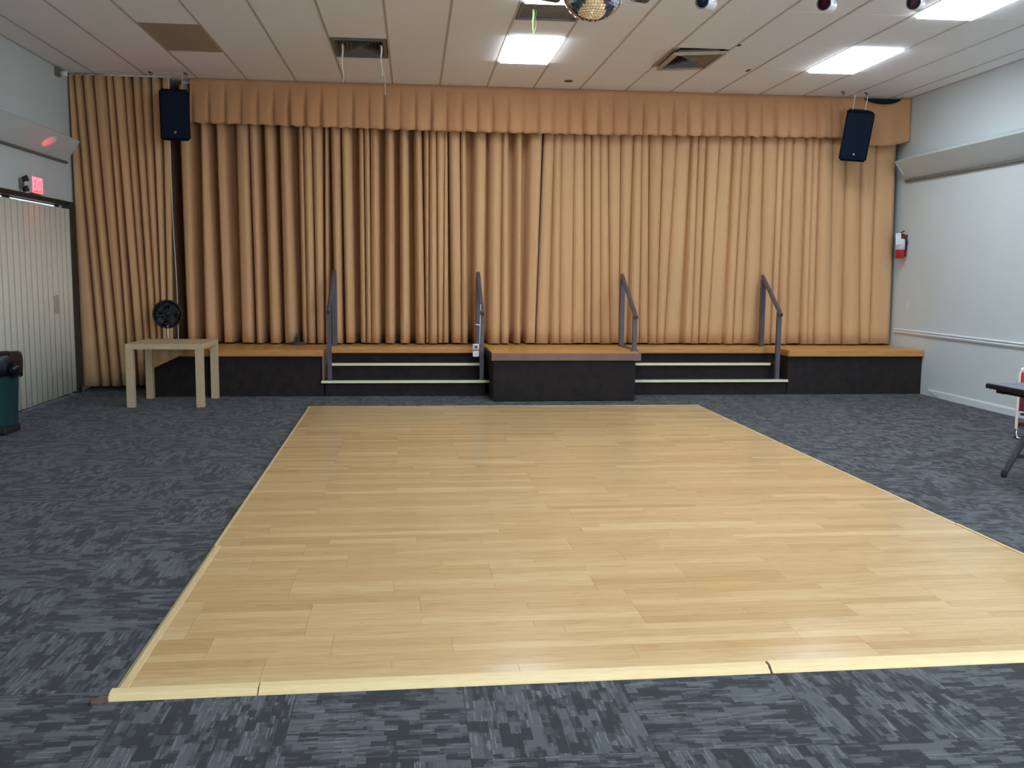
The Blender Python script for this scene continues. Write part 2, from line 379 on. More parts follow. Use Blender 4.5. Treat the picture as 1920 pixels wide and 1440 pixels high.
for j in range(len(yl)-1):
    for i in range(len(xl)-1):
        x0, x1, y0, y1 = xl[i], xl[i+1], yl[j], yl[j+1]
        c, r = col_of((x0+x1)/2), row_of((y0+y1)/2)
        if (c, r) in lit: lights.append((x0, x1, y0, y1)); continue
        sp = special.get((c, r))
        if sp == 'brown': brown = (x0, x1, y0, y1); continue
        if sp == 'vent_l': y1c = y0+.36; ventL = (x0, x1, y1c, y1); y1 = y1c
        if sp == 'vent_r': y1c = y0+.30; ventR = (x0, x1, y1c, y1); y1 = y1c
        if sp == 'grille': y0n = y0+.61; grl = (x0, x1, y0, y0n); y0 = y0n
        if y1 < 1.5 or y0 > 13.6:
            farT.box(x0+.012, x1-.012, y0+.008, y1-.008, ZC+.004, ZC+.02); continue
        key = (round(x1-x0, 3), round(y1-y0, 3))
        if key not in tmesh:
            t = MB(); t.box(-key[0]/2+.0115, key[0]/2-.0115, -key[1]/2+.009, key[1]/2-.009, .0015, .018, .001)
            tmesh[key] = mesh_only(t.build('ceiling_tile', MT['ctile']))
        o = share('ceiling_tile', tmesh[key], ceiling, ((x0+x1)/2, (y0+y1)/2, ZC+random.uniform(0, .0015))); nt += 1
farT.build('ceiling_tile_field', MT['ctile'], ceiling)['kind'] = 'stuff'
def ring_frame(b, x0, x1, y0, y1, w, z0, z1):
    b.box(x0, x1, y0, y0+w, z0, z1); b.box(x0, x1, y1-w, y1, z0, z1); b.box(x0, x0+w, y0+w, y1-w, z0, z1); b.box(x1-w, x1, y0+w, y1-w, z0, z1)
LAB = {(5, 0): 'lit white fluorescent panel in the ceiling left of centre, nearest the curtains', (11, 0): 'lit white fluorescent panel on the right, nearest the right corner of the curtains',
       (11, -2): 'lit white fluorescent panel at the top right edge of the photo', (5, -2): 'lit white fluorescent panel behind the mirror ball at the top edge'}
proto = None
for (x0, x1, y0, y1) in lights:
    cx, cy = (x0+x1)/2, (y0+y1)/2; k = (col_of(cx), row_of(cy))
    lab = LAB.get(k, 'lit white fluorescent ceiling panel behind the viewer')
    if proto is None:
        t = thing('ceiling_light', lab, 'light', (cx, cy, ZC)); proto = t; hx_, hy_ = .305, .61
        b = MB(); ring_frame(b, -hx_+.012, hx_-.012, -hy_+.008, hy_-.008, .018, -.002, .04); b.build('frame', MT['white_metal'], t)
        b = MB(); b.box(-hx_+.032, hx_-.032, -hy_+.028, hy_-.028, -.026, .008, .006); b.build('diffuser', MT['panel'], t)
        b = MB(); b.box(-hx_+.02, hx_-.02, -hy_+.02, hy_-.02, .05, .10); b.build('housing', MT['white_metal'], t)
    else: t = dup(proto, (cx, cy, ZC), label=lab)
    if lab.endswith('viewer'): t['group'] = 'ceiling panels behind the viewer'
x0, x1, y0, y1 = brown
t = thing('ceiling_light', 'unlit tan ceiling panel near the left end of the curtains', 'light', ((x0+x1)/2, (y0+y1)/2, ZC))
b = MB(); ring_frame(b, -.293, .293, -.602, .602, .018, -.002, .04); b.build('frame', MT['ctile_brown'], t)
b = MB(); b.box(-.277, .277, -.586, .586, .003, .008); b.build('diffuser', MT['ctile_brown'], t)

# ------------------------------------------------------------------ vents
def diffuser(name, x0, x1, y0, y1, label, loc_z, rot, halves):
    cx, cy = (x0+x1)/2, (y0+y1)/2; hx_, hy_ = (x1-x0)/2-.02, (y1-y0)/2-.02
    t = thing(name, label, 'vent', (cx, cy, loc_z), rot)
    b = MB(); ring_frame(b, -hx_, hx_, -hy_, hy_, .035, -.012, .02); b.build('frame', MT['vent_tan'] if halves else MT['vent_dark'], t)
    b = MB(); b.box(-hx_+.01, hx_-.01, -hy_+.01, hy_-.01, .075, .085); b.build('duct', MT['vent_black'], t)
    n = 7; a = hx_-.04; c = hy_-.04
    for k in range(n):                                # concentric louvre blades, four sides
        s0 = 1-k/n; s1 = s0-.75/n
        zt, zb = .055, .004
        for side in range(4):
            ax, ay = a*s0, c*s0; bx_, by_ = a*s1, c*s1
            q = {0: [(-ax, -ay), (ax, -ay), (bx_, -by_), (-bx_, -by_)], 1: [(-ax, ay), (ax, ay), (bx_, by_), (-bx_, by_)],
                 2: [(-ax, -ay), (-ax, ay), (-bx_, by_), (-bx_, -by_)], 3: [(ax, -ay), (ax, ay), (bx_, by_), (bx_, -by_)]}[side]
            vs = [(q[0][0], q[0][1], zb), (q[1][0], q[1][1], zb), (q[2][0], q[2][1], zt), (q[3][0], q[3][1], zt)]
            vs += [(v[0], v[1], v[2]+.003) for v in vs]
            m_ = (MT['vent_tan'] if side in (0, 3) else MT['grille']) if halves else MT['vent_dark']
            bb = MB(); bb.add(vs, [(0, 1, 2, 3), (7, 6, 5, 4), (0, 4, 5, 1), (1, 5, 6, 2), (2, 6, 7, 3), (3, 7, 4, 0)]); bb.build('louvre', m_, t)
    return t
diffuser('air_diffuser', *ventL, 'dark square air vent left of centre with white threads hanging', ZC-.002, (0, 0, 0), False)
tv = diffuser('air_diffuser', *ventR, 'square air vent right of centre hanging slightly crooked', ZC-.035, (math.radians(1.2), math.radians(-3.0), math.radians(-2)), True)
b = MB(); b.box(ventR[0]-.03, ventR[0]+.05, ventR[2], ventR[3], ZC-.006, ZC+.02, .004)
b.build('stained_tile_edge', MT['vent_tan'], ceiling)
x0, x1, y0, y1 = grl
t = thing('return_grille', 'dark grey return air grille beside the mirror ball', 'vent', ((x0+x1)/2, (y0+y1)/2, ZC))
b = MB(); ring_frame(b, -.29, .29, -.29, .29, .025, -.006, .03); b.build('frame', MT['grille'], t)
b = MB(); b.box(-.28, .28, -.28, .28, .06, .07); b.build('duct', MT['vent_black'], t)
for k in range(18):
    y = -.255+k*.03; b = MB(); b.bar((-.265, y, .012), (.265, y, .012), .024, .004); b.build('slat', MT['grille'], t)
def ribbon(name, label, x, y, z0, L, w, m, sway, seed):
    rnd = random.Random(seed); b = MB(); n = 14; vs = []; 
    for i in range(n+1):
        t = i/n; zz = z0-L*t; xx = x+sway*t*t+.004*math.sin(t*9+seed); yy = y+.006*math.sin(t*7+seed); ww = w*(1-.35*t)
        a = .9*t+seed; dx, dy = ww/2*math.cos(a), ww/2*math.sin(a)
        vs += [(xx-dx, yy-dy, zz), (xx+dx, yy+dy, zz)]
    fs = [(2*i, 2*i+1, 2*i+3, 2*i+2) for i in range(n)]
    b.add(vs, fs, True); o = b.build(name, m)
    md = o.modifiers.new('thick', 'SOLIDIFY'); md.thickness = .0012
    return tag(o, label, 'ribbon')
ribbon('ribbon', 'long green ribbon hanging from the return air grille', 1.10, 9.02, ZC-.005, .27, .022, MT['green_ribbon'], .0, .2)
ribbon('ribbon', 'short pale green ribbon beside the long green ribbon', 1.128, 9.04, ZC-.005, .20, .018, MT['green_ribbon'], -.012, 1.3)
ribbon('ribbon', 'white thread ribbon on the left side of the dark square vent', -.745, 10.62, ZC-.005, .40, .022, MT['white_ribbon'], .01, .5)
ribbon('ribbon', 'white ribbon on the right side of the dark square vent', -.335, 10.62, ZC-.005, .32, .024, MT['white_ribbon'], .01, .4)
ribbon('ribbon', 'thin white string ending in front of the valance', -.31, 10.62, ZC-.12, .40, .008, MT['white_ribbon'], .02, 2.0)
ribbon('ribbon', 'thin curved white streamer right of the crooked vent', 3.43, 11.2, ZC-.005, .27, .016, MT['white_ribbon'], .07, .9)
b = MB(); b.lathe([(0, -.004), (.05, -.004), (.058, 0), (.05, .006), (0, .008)], n=20)
tag(b.build('ceiling_hole_cover', MT['black'], loc=(1.95, 12.24, ZC-.001)), 'small black round ceiling fitting above the valance', 'fitting')
for (x, y, lab) in ((-3.205, 12.45, 'small dark hook in the ceiling left of the left speaker'), (-2.786, 12.45, 'small dark hook in the ceiling right of the left speaker'),
                    (5.62, 12.40, 'small dark ceiling hook left of the right speaker'), (5.95, 12.42, 'small dark ceiling hook above the right speaker')):
    b = MB(); b.tube([(0, 0, 0), (0, 0, -.02), (.02, 0, -.035), (.03, 0, -.02), (.02, 0, -.008)], .006, 8)
    b.lathe([(0, 0), (.022, 0), (.022, -.005), (0, -.006)], n=14)
    tag(b.build('ceiling_hook', MT['black'], loc=(x, y, ZC)), lab, 'hook')
for (x, y, w, a) in ((3.425, 10.12, .07, .4), (3.948, 11.30, .12, .9)):
    b = MB(); b.box(-w/2, w/2, -.016, .016, -.003, .004, .001); b.build('dark_scuff_patch', MT['vent_black'], ceiling, (x, y, ZC), (0, 0, PI/2))

# ------------------------------------------------------------------ sloping soffits on both side walls
b = MB(); A, B_, C_ = (XR-.005, 3.20), (XR-.30, 3.085), (XR-.02, 2.868)
b.prism([A, B_, C_], 'y', [12.45, 12.50, 12.70], [YF+.02]*3)
sf = struct(b.build('trim_3', MT['wall_paint']), 'sloping soffit along the right wall', 'soffit')
b = MB(); b.box(XR-.045, XR-.001, YF+.02, 12.68, 2.835, 2.862); b.build('shadow_gap_strip', MT['vent_dark'], sf)  # dark strip drawn in place of the shadow below the soffit edge
b = MB(); b.bar((XR-.27, 12.49, 3.055), (XR-.10, 12.60, 2.93), .012, .012); b.build('end_batten', MT['white_trim'], sf)
b = MB(); A, B_, C_ = (XL+.005, 3.19), (XL+.225, 3.098), (XL+.02, 2.868)
b.prism([A, B_, C_], 'y', [12.45, 12.36, 12.47], [YF+.02]*3)
sf = struct(b.build('trim_4', MT['wall_paint']), 'sloping soffit along the left wall above the exit sign', 'soffit')
b = MB(); b.box(XL+.001, XL+.04, YF+.02, 12.46, 2.838, 2.862); b.build('shadow_gap_strip', MT['vent_dark'], sf)  # stand-in shadow strip under the left soffit

# ------------------------------------------------------------------ chair rail + baseboard (right wall)
b = MB(); b.prism([(XR, .765), (XR-.018, .77), (XR-.026, .79), (XR-.020, .805), (XR-.030, .822), (XR-.012, .835), (XR, .835)], 'y', YF, 12.80)
struct(b.build('trim_5', MT['white_trim']), 'white chair rail moulding along the right wall', 'moulding')
b = MB(); b.prism([(XR, 0), (XR-.014, 0), (XR-.014, .07), (XR-.008, .088), (XR, .09)], 'y', [11.55, 11.55, 11.80, 11.84, 11.84], [YF]*5)
struct(b.build('baseboard_right', MT['white_trim']), 'white baseboard along the right wall with a slanted cut end', 'baseboard')
b = MB(); b.box(-.003, 0, -.035, .035, -.058, .058, .001); t = thing('switch_plate', 'small white wall switch plate below the fire extinguisher', 'switch', (XR, 12.49, 1.18))
b.build('plate', MT['white_trim'], t, (-.001, 0, 0)); b = MB(); b.box(-.010, -.003, -.006, .006, -.014, .014, .001); b.build('toggle', MT['white_metal'], t)

# ------------------------------------------------------------------ blinds + glass door (left wall)
d1 = thing('door_1', 'sliding glass door behind the vertical blinds', 'door', (XL-.10, DY1, 0)); d1['kind'] = 'structure'
for k in range(4):
    y0 = -.02-k*1.52; y1 = y0-1.50
    b = MB(); w = .05
    b.box(-.02, .02, y1, y0, 0, w); b.box(-.02, .02, y1, y0, DZ-.022, DZ-.002); b.box(-.02, .02, y0-w, y0, w, DZ-.022); b.box(-.02, .02, y1, y1+w, w, DZ-.022)
    fr = b.build('door_frame', MT['dark_frame'], d1)
    b = MB(); b.box(-.004, .004, y1+w, y0-w, w, DZ-.024); b.build('pane', MT['glass'], fr)
bl = thing('vertical_blinds', 'closed cream vertical blinds covering the glass door on the left wall', 'blinds', (XL+.03, 12.42, 0))
b = MB(); b.box(-.01, .01, -6.1, 0, 2.322, 2.334, .002); b.build('head_rail', MT['dark_frame'], bl)
vt = MB()
n = 6; vs = []
W_ = .168
for z in (.032, 2.286):
    for i in range(n+1):
        u = i/n-.5; vs.append((.003*math.cos(u*PI)-.0015, u*W_, z))
vt.add(vs, [(i, i+1, n+2+i, n+1+i) for i in range(n)], True)
vo = vt.build('vane', MT['blind']); vo_me = mesh_only(vo)
k = 0; y = -.075
while y > -6.05:
    gap = .03 if abs(y+.56) < .08 else 0
    o = share('vane', vo_me, bl, (0, y, random.uniform(-.002, .002)), (0, 0, math.radians(-7.5+random.uniform(-.8, .8))))
    md = o.modifiers.new('thick', 'SOLIDIFY'); md.thickness = .002
    y -= .155 + (.02 if k == 3 else 0); k += 1
b = MB(); b.box(-.035, -.022, -.62, -.60, .06, 2.29); b.build('gap_rod', MT['vent_dark'], bl)
b = MB(); b.box(.022, .045, -.615, -.585, 1.03, 1.25, .006); b.box(.0, .024, -.61, -.59, 1.05, 1.07); b.box(.0, .024, -.61, -.59, 1.21, 1.23); b.build('door_pull', MT['vent_tan'], bl)

# ------------------------------------------------------------------ curtains
MAIN = [(-2.985,-2.86,-2.96,-2.87),(-2.72,-2.65,-2.73,-2.6),(-2.53,-2.43,-2.49,-2.4),(-2.27,-2.13,-2.26,-2.12),(-2.11,-2.01,-2.07,-2.0),(-1.92,-1.81,-1.89,-1.78),(-1.72,-1.62,-1.7,-1.56),(-1.48,-1.43,-1.47,-1.41),(-1.42,-1.32,-1.4,-1.31),(-1.31,-1.18,-1.28,-1.2),(-1.14,-1.1,-1.17,-1.13),(-1.07,-0.95,-1.04,-0.95),(-0.93,-0.82,-0.9,-0.8),(-0.7,-0.65,-0.7,-0.64),(-0.635,-0.57,-0.625,-0.57),(-0.55,-0.46,-0.56,-0.46),(-0.35,-0.26,-0.37,-0.26),(-0.16,-0.07,-0.17,-0.06),(0.02,0.1,0.04,0.15),(0.14,0.21,0.17,0.2),(0.22,0.3,0.21,0.32),(0.31,0.42,0.33,0.39),(0.42,0.45,0.4,0.47),(0.47,0.61,0.52,0.64),(0.63,0.69,0.65,0.73),(0.82,0.97,0.82,0.94),(1.02,1.18,1.02,1.17),(1.19,1.26,1.18,1.29),(1.37,1.44,1.37,1.45),(1.57,1.73,1.53,1.65)]
MAIN_R = [(1.75,1.89,1.66,1.83),(1.89,1.98,1.87,1.99),(1.98,2.15,2.0,2.16),(2.16,2.28,2.17,2.33),(2.29,2.37,2.35,2.43),(2.39,2.49,2.44,2.56),(2.5,2.59,2.57,2.7),(2.62,2.78,2.71,2.82),(2.8,2.96,2.83,2.92),(2.98,3.07,2.97,3.1),(3.07,3.16,3.11,3.23),(3.19,3.36,3.24,3.35),(3.39,3.57,3.36,3.46),(3.58,3.76,3.47,3.67),(3.78,3.86,3.74,3.84),(3.87,3.96,3.85,3.94),(4.0,4.17,3.96,4.07),(4.18,4.34,4.08,4.28),(4.37,4.48,4.33,4.43),(4.49,4.6,4.44,4.56),(4.63,4.76,4.57,4.8),(4.78,4.96,4.81,4.97),(4.97,5.06,4.98,5.05),(5.07,5.17,5.07,5.2),(5.19,5.36,5.21,5.39),(5.38,5.46,5.42,5.51),(5.47,5.55,5.51,5.6),(5.57,5.73,5.61,5.82),(5.74,5.91,5.83,6.0),(5.93,6.12,6.02,6.26),(6.14,6.35,6.28,6.41),(6.37,6.64,6.42,6.70)]
LEFT = [(-4.24,-4.19,-4.22,-4.04),(-4.17,-4.10,-4.0,-3.92),(-4.07,-3.98,-3.88,-3.79),(-3.95,-3.82,-3.75,-3.69),(-3.8,-3.74,-3.66,-3.6),(-3.72,-3.62,-3.54,-3.47),(-3.6,-3.53,-3.45,-3.39),(-3.49,-3.41,-3.37,-3.31),(-3.39,-3.3,-3.29,-3.25),(-3.27,-3.18,-3.23,-3.19),(-3.14,-3.05,-3.17,-3.12)]
def curtain(name, strips, yfun, ztop, zbot, depth, m, parent, seed=1, gdepth=.7, rows=16, hem=.008):
    """strips: lobes (xa_top, xb_top, xa_bot, xb_bot); a lobe bulges to the room, the stretch between two lobes is a recessed fold."""
    rnd = random.Random(seed); cols = []             # (kind, index, t, offset)
    lob = [(rnd.uniform(.75, 1.15), rnd.uniform(-.012, .012), rnd.uniform(0, 6)) for _ in strips]
    nL, nG = 7, 4
    b = MB(); vs = []; ncol = 0
    for r in range(rows+1):
        t = r/rows; ln = 0; z = None
        for i, s in enumerate(strips):
            xa = s[0]+(s[2]-s[0])*t; xb = s[1]+(s[3]-s[1])*t; w = xb-xa
            amp, off, ph = lob[i]; zz = ztop+(zbot-ztop)*t
            wob = .006*math.sin(t*5+ph)
            for k in range(nL):
                u = k/(nL-1); prof = math.sin(PI*min(max(u, 0), 1))**.55 if 0 < u < 1 else 0
                sub = .10*math.sin(u*PI*2+ph)*prof
                y = yfun((xa+xb)/2)-(depth*.35+depth*.65*prof*amp+depth*sub)*min(1, .55+w/.25)+off+wob
                zb = zz+(hem*math.sin(u*PI)*1.0+hem*.6*math.sin(ph) if r == rows else 0)
                vs.append((xa+w*u, y, zb)); ln += 1
            if i < len(strips)-1:
                q = strips[i+1]; xa2 = q[0]+(q[2]-q[0])*t; g = xa2-xb
                gd = min(depth*gdepth*(.5+g/.07), depth*3.2)
                for k in range(1, nG):
                    u = k/nG; y = yfun(xb)+gd*math.sin(PI*u)**.7+off*(1-u)-.35*depth*0
                    if g < .02: x = xb+g*u
                    else: x = xb+g*(.5-.5*math.cos(PI*u))*.9+g*.05
                    vs.append((x, y, zz+(hem*.5 if r == rows else 0))); ln += 1
        ncol = ln
    fs = [(r*ncol+c, r*ncol+c+1, (r+1)*ncol+c+1, (r+1)*ncol+c) for r in range(rows) for c in range(ncol-1)]
    b.add(vs, fs, True); o = b.build(name, m, parent)
    md = o.modifiers.new('thick', 'SOLIDIFY'); md.thickness = .004; md.offset = 0
    return o
hemz = .600
t = thing('stage_curtain', 'left half of the ochre main stage curtain, folds deep and shadowed', 'curtain', (0, 0, 0))
curtain('cloth', MAIN, lambda x: 12.985, ZC-.05, hemz, .10, MT['curtain'], t, 3, 1.9)
b = MB(); b.box(-2.95, 1.75, 12.96, 13.0, ZC-.04, ZC-.001); b.build('curtain_track', MT['white_metal'], t)
t = thing('stage_curtain', 'right half of the ochre main stage curtain, paler and flatter folds', 'curtain', (0, 0, 0))
curtain('cloth', MAIN_R, lambda x: 12.98-.06*max(0, x-3)/3.7, ZC-.05, hemz, .062, MT['curtain'], t, 5, .75)
b = MB(); b.box(1.76, 6.69, 12.99, 12.99, ZC-.04, ZC-.001); b.build('curtain_track', MT['white_metal'], t)
t = thing('stage_curtain', 'narrow full-length ochre curtain at the left wall reaching the carpet', 'curtain', (0, 0, 0))
curtain('cloth', LEFT, lambda x: 12.72+.10*min(1, max(0, (x+4.2)/1.0)), ZC-.012, .055, .10, MT['curtain'], t, 9, 1.9)
b = MB(); b.box(-4.24, -3.02, 12.70, 12.74, ZC-.012, ZC-.0005); b.build('curtain_track', MT['white_metal'], t)
tb = thing('backstage_curtain', 'dim brown curtain glimpsed in the dark gap below the left speaker', 'curtain', (0, 0, 0))
curtain('cloth', [(-3.5+i*.13, -3.42+i*.13, -3.5+i*.13, -3.42+i*.13) for i in range(9)], lambda x: 13.75, ZC-.02, .60, .05, MT['curtain'], tb, 12, .8, 6)
# flap thrown over the stage corner
vs = []; n = 16
for r in range(9):
    tt = r/8
    for i in range(n+1):
        u = i/n; x = -3.22+.42*u; zb = .33+.20*u; z = .66+(zb-.66)*tt
        vs.append((x, 11.965-.014*math.sin(u*19)-.008*tt, z))
b = MB(); b.add(vs, [(r*(n+1)+i, r*(n+1)+i+1, (r+1)*(n+1)+i+1, (r+1)*(n+1)+i) for r in range(8) for i in range(n)], True)
o = b.build('curtain_corner', MT['curtain']); md = o.modifiers.new('thick', 'SOLIDIFY'); md.thickness = .004
tag(o, 'loose curtain corner draped over the left stage end behind the square table', 'curtain')
# valance: box pleats 0.2 m apart, last metre smooth and sagging
va = thing('valance', 'pleated ochre valance along the top of the stage opening', 'curtain', (0, 0, 0))
rnd = random.Random(4); xs = []; x = -2.80
P0 = -1.772; per = .2005
def hem_z(x):
    h = 3.412-.010*(x+2.8)
    h = 3.412-.031*min(1, (x+2.8)/3.2) + max(0, (x-2.2))*.011
    return h
def sag(x):
    return max(0, 1-((x-6.32)/.30)**2)
vs = []; cols = []
x = -2.80
while x <= 5.74:
    cols.append(x); x += per/16
sm = [5.76+i*(XR-.01-5.76)/26 for i in range(27)]
rowsV = 12; allx = cols+sm
amp = {}
for r in range(rowsV+1):
    t = r/rowsV
    for x in allx:
        if x <= 5.74:
            q = ((x-P0)/per); k = math.floor(q); u = q-k
            a = amp.setdefault(k, (rnd.uniform(.7, 1.25), rnd.uniform(.1, .3), rnd.uniform(-.01, .01)))
            # a flat face that comes forward, then folds sharply back into a groove
            sharp = (1-math.exp(-u*14))*(1-max(0, (u-.80)/.20)**2)
            ripple = .25*math.sin(PI*2*u+a[1]*9)
            op = max(0, min(1, (t-.10)/.55))
            y = 12.760-.085*a[0]*(sharp*(.62+.38*math.sin(PI*min(1,u*1.15)))+ripple*.5)*op-.006
            zt, zb = ZC-.001, hem_z(x)-.010*sharp*a[0]+.006*math.sin(u*PI*2+k)
        else:
            y = 12.735-.045*sag(x)-.03*t-.012*math.sin((x-5.7)*11)*t; 
            if x > 6.5: y -= (x-6.5)*.25
            s = max(0, 1-((x-6.33)/.27)**2)
            zt = ZC-.001-.095*s**.6 if s > 0 else ZC-.001
            d = max(0, 1-((x-6.28)/.50)**2); zb = 3.405-.095*d
        vs.append((x, y, zt+(zb-zt)*t))
nc = len(allx)
b = MB(); b.add(vs, [(r*nc+c, r*nc+c+1, (r+1)*nc+c+1, (r+1)*nc+c) for r in range(rowsV) for c in range(nc-1)], True)
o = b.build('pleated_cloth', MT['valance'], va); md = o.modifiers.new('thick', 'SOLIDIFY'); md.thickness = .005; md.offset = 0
b = MB(); b.box(-2.8, 6.70, 12.80, 12.82, ZC-.22, ZC-.001); b.build('valance_board', MT['back_dark'], va)  # near-black board stands in for the shade behind the sagging top

# ------------------------------------------------------------------ stage
ZS = .585
st = thing('stage', 'low raised stage with honey wood deck and dark carpeted front', 'stage', (0, 0, 0))
def deck(name, x0, x1, y0, y1, z0, z1, m, parent, bev=.006):
    b = MB(); b.box(x0, x1, y0, y1, z0, z1, bev); return b.build(name, m, parent)
deck('deck', -3.02, XR-.035, 12.500, YB-.004, ZS-.085, ZS, MT['deck'], st)
deck('fascia', -3.02, -1.14, 12.52, 12.60, 0, ZS-.085, MT['stage_carpet'], st, .004); deck('fascia', 4.91, XR-.035, 12.52, 12.60, 0, ZS-.085, MT['stage_carpet'], st, .004)
wings = []
for x0, x1, lab in ((-3.20, -1.115, 'left front wing of the stage with an orange wood edge, behind the square table'), (4.885, XR-.004, 'right front wing of the stage with an orange wood edge, against the right wall')):
    st_w = thing('stage_wing', lab, 'stage', (0, 0, 0)); wings.append(st_w)
    deck('deck', x0, x1, 12.02, 12.480, ZS-.085, ZS, MT['deck'], st_w)
    deck('nosing', x0, x1, 11.985, 12.02, ZS-.082, ZS+.001, MT['nosing_orange'], st_w)
    deck('fascia', x0, x1, 12.03, 12.475, 0, ZS-.085, MT['stage_carpet'], st_w, .004)
deck('nosing', -3.02, .93, 12.482, 12.500, ZS-.08, ZS+.001, MT['nosing_orange'], st)
deck('nosing', 2.79, XR-.035, 12.482, 12.500, ZS-.08, ZS+.001, MT['nosing_orange'], st)
deck('fascia', -1.115, 4.885, 12.52, 12.60, 0, ZS-.085, MT['stage_carpet'], st, .004)
deck('end_board', -1.135, -1.106, 12.0, 12.47, .20, ZS-.01, MT['nosing_brown'], wings[0])
deck('end_board', 4.874, 4.90, 12.0, 12.47, ZS-.085, ZS-.002, MT['nosing_orange'], wings[1])
cp = thing('stage_platform', 'centre stage platform projecting forward with brown edge and dark front', 'platform', (1.847, 11.95, 0))
deck('deck', -.90, .92, -.49, .53, ZS-.085, ZS+.004, MT['deck'], cp)
deck('nosing', -.915, .925, -.53, -.49, ZS-.085, ZS+.005, MT['nosing_brown'], cp)
b = MB(); b.box(-.93, -.90, -.52, .53, ZS-.085, ZS+.003, .004); b.build('side_edge', MT['stage_carpet'], cp)
b = MB(); b.box(-.89, .865, -.50, .52, 0, ZS-.085, .015); b.build('fascia', MT['stage_carpet'], cp)
for (x0, x1, lab, a0, a1) in ((-1.10, .90, 'dark carpeted stage steps with pale strips left of the centre platform', -1.145, .955), (2.76, 4.87, 'dark carpeted stage steps with pale strips right of the centre platform', 2.745, 4.88)):
    s = thing('stage_steps', lab, 'steps', ((x0+x1)/2, 12.25, 0)); cx = (x0+x1)/2
    for k, (z, y, e0, e1) in enumerate(((.195, 12.0, a0, a1), (.39, 12.25, x0+.01, x1-.14 if x0 > 0 else x1-.05))):
        deck('riser', x0-cx, x1-cx, y-12.25+.02, (12.47 if k else 12.28)-12.25, 0 if k == 0 else .18, z-.03, MT['stage_carpet'], s, .003)
        deck('tread', x0-cx, x1-cx, y-12.25+.012, .225 if k else .02, z-.03, z, MT['stage_carpet'], s, .003)
        b = MB(); b.prism([(y-12.25-.012, z-.026), (y-12.25+.035, z-.026), (y-12.25+.035, z+.004), (y-12.25-.008, z+.004)], 'x', e0-cx, e1-cx)
        b.build('tread_nosing', MT['tread_strip'], s)
# handrails
def handrail(lab, xb, yb, zb, xf, yf, zf0, zf1, base=False):
    t = thing('handrail', lab, 'handrail', (xb, yb, 0)); dx, dy = xf-xb, yf-yb
    b = MB(); b.box(-.031, .031, -.031, .031, ZS, zb-.012, .004); b.build('post', MT['rail'], t)
    b = MB(); b.box(dx-.027, dx+.027, dy-.027, dy+.027, zf0, zf1-.01, .004); b.build('post', MT['rail'], t)
    d = Vector((dx, dy, zf1-zb)); d.normalize()
    b = MB(); b.tube([Vector((0, 0, zb))-d*.05, (0, 0, zb), (dx, dy, zf1), Vector((dx, dy, zf1))+d*.09], .027, 12); b.build('rail', MT['rail'], t)
    b = MB(); b.box(dx-.045, dx+.045, dy-.045, dy+.045, zf0, zf0+.008, .001); b.build('base_plate', MT['rail'], t)
    if base: b = MB(); b.box(-.03, .03, dy, .03, ZS+.006, ZS+.016, .002); b.build('base_bar', MT['rail'], t)
    return t
handrail('leftmost grey handrail beside the left end of the left steps', -1.03, 12.70, 1.53, -1.045, 12.05, .195, 1.10)
handrail('grey handrail between the left steps and the centre platform', .855, 12.70, 1.52, .86, 12.06, .195, 1.09)
handrail('grey handrail standing on the right edge of the centre platform', 2.80, 12.70, 1.515, 2.77, 11.80, ZS+.004, 1.055, True)
handrail('rightmost grey handrail at the right end of the right steps', 4.765, 12.72, 1.515, 4.755, 12.08, .195, 1.09)
# clipped boxes and rod at second handrail
t = thing('switch_box', 'two small white boxes fixed to the handrail left of the centre platform', 'box', (.79, 12.06, .60))
b = MB(); b.box(-.045, .035, -.03, .02, -.015, .058, .008); b.build('upper_box', MT['paper'], t)
b = MB(); b.box(-.045, .035, -.03, .02, -.105, -.032, .008); b.build('lower_box', MT['white_metal'], t)
b = MB(); b.box(-.025, .018, -.034, -.029, .0, .04, .001); b.build('socket_plate', MT['vent_dark'], t)
t = thing('metal_rod', 'thin silver rod with a short side pin standing by the handrail', 'rod', (.83, 12.03, .66))
b = MB(); b.tube([(0, 0, 0), (.01, 0, .50)], .007, 8); b.build('shaft', MT['silver'], t)
b = MB(); b.tube([(-.05, -.01, .245), (.01, -.01, .235)], .006, 8); b.build('side_pin', MT['silver'], t)
# stand base on the stage
t = thing('stand_base', 'small dark metal stand base poking out under the curtain on the stage', 'stand', (-1.53, 12.88, ZS))
b = MB(); b.lathe([(0, 0), (.115, 0), (.12, .01), (.09, .028), (.03, .045), (.022, .10), (0, .10)], n=24); b.build('foot', MT['leg_dark'], t)
b = MB(); b.tube([(0, 0, .08), (.0, .01, .15)], .016, 10); b.build('stem', MT['leg_dark'], t)

# ------------------------------------------------------------------ dance floor
FL, FR, BR, BL = Vector((-1.104, 3.418)), Vector((3.405, 3.498)), Vector((3.365, 10.944)), Vector((-1.205, 10.985))
def Q(u, v): return (FL*(1-u)+FR*u)*(1-v)+(BL*(1-u)+BR*u)*v
HZ = .020
df = thing('dance_floor', 'large glossy honey-coloured plank dance floor laid on the carpet', 'dance floor', (0, 0, 0))
def quadslab(b, u0, u1, v0, v1, z0, z1, tilt=0):
    c = [Q(u0, v0), Q(u1, v0), Q(u1, v1), Q(u0, v1)]; tz = [z1-tilt, z1-tilt, z1+tilt, z1+tilt]
    b.add([(p.x, p.y, z0) for p in c]+[(p.x, p.y, z) for p, z in zip(c, tz)],
          [(3, 2, 1, 0), (4, 5, 6, 7), (0, 1, 5, 4), (1, 2, 6, 5), (2, 3, 7, 6), (3, 0, 4, 7)])
b = MB(); quadslab(b, .004, .996, .004, .996, .0005, HZ-.004); b.build('underlay', MT['edge_chip'], df)
Wd, Ln = 4.54, 7.5
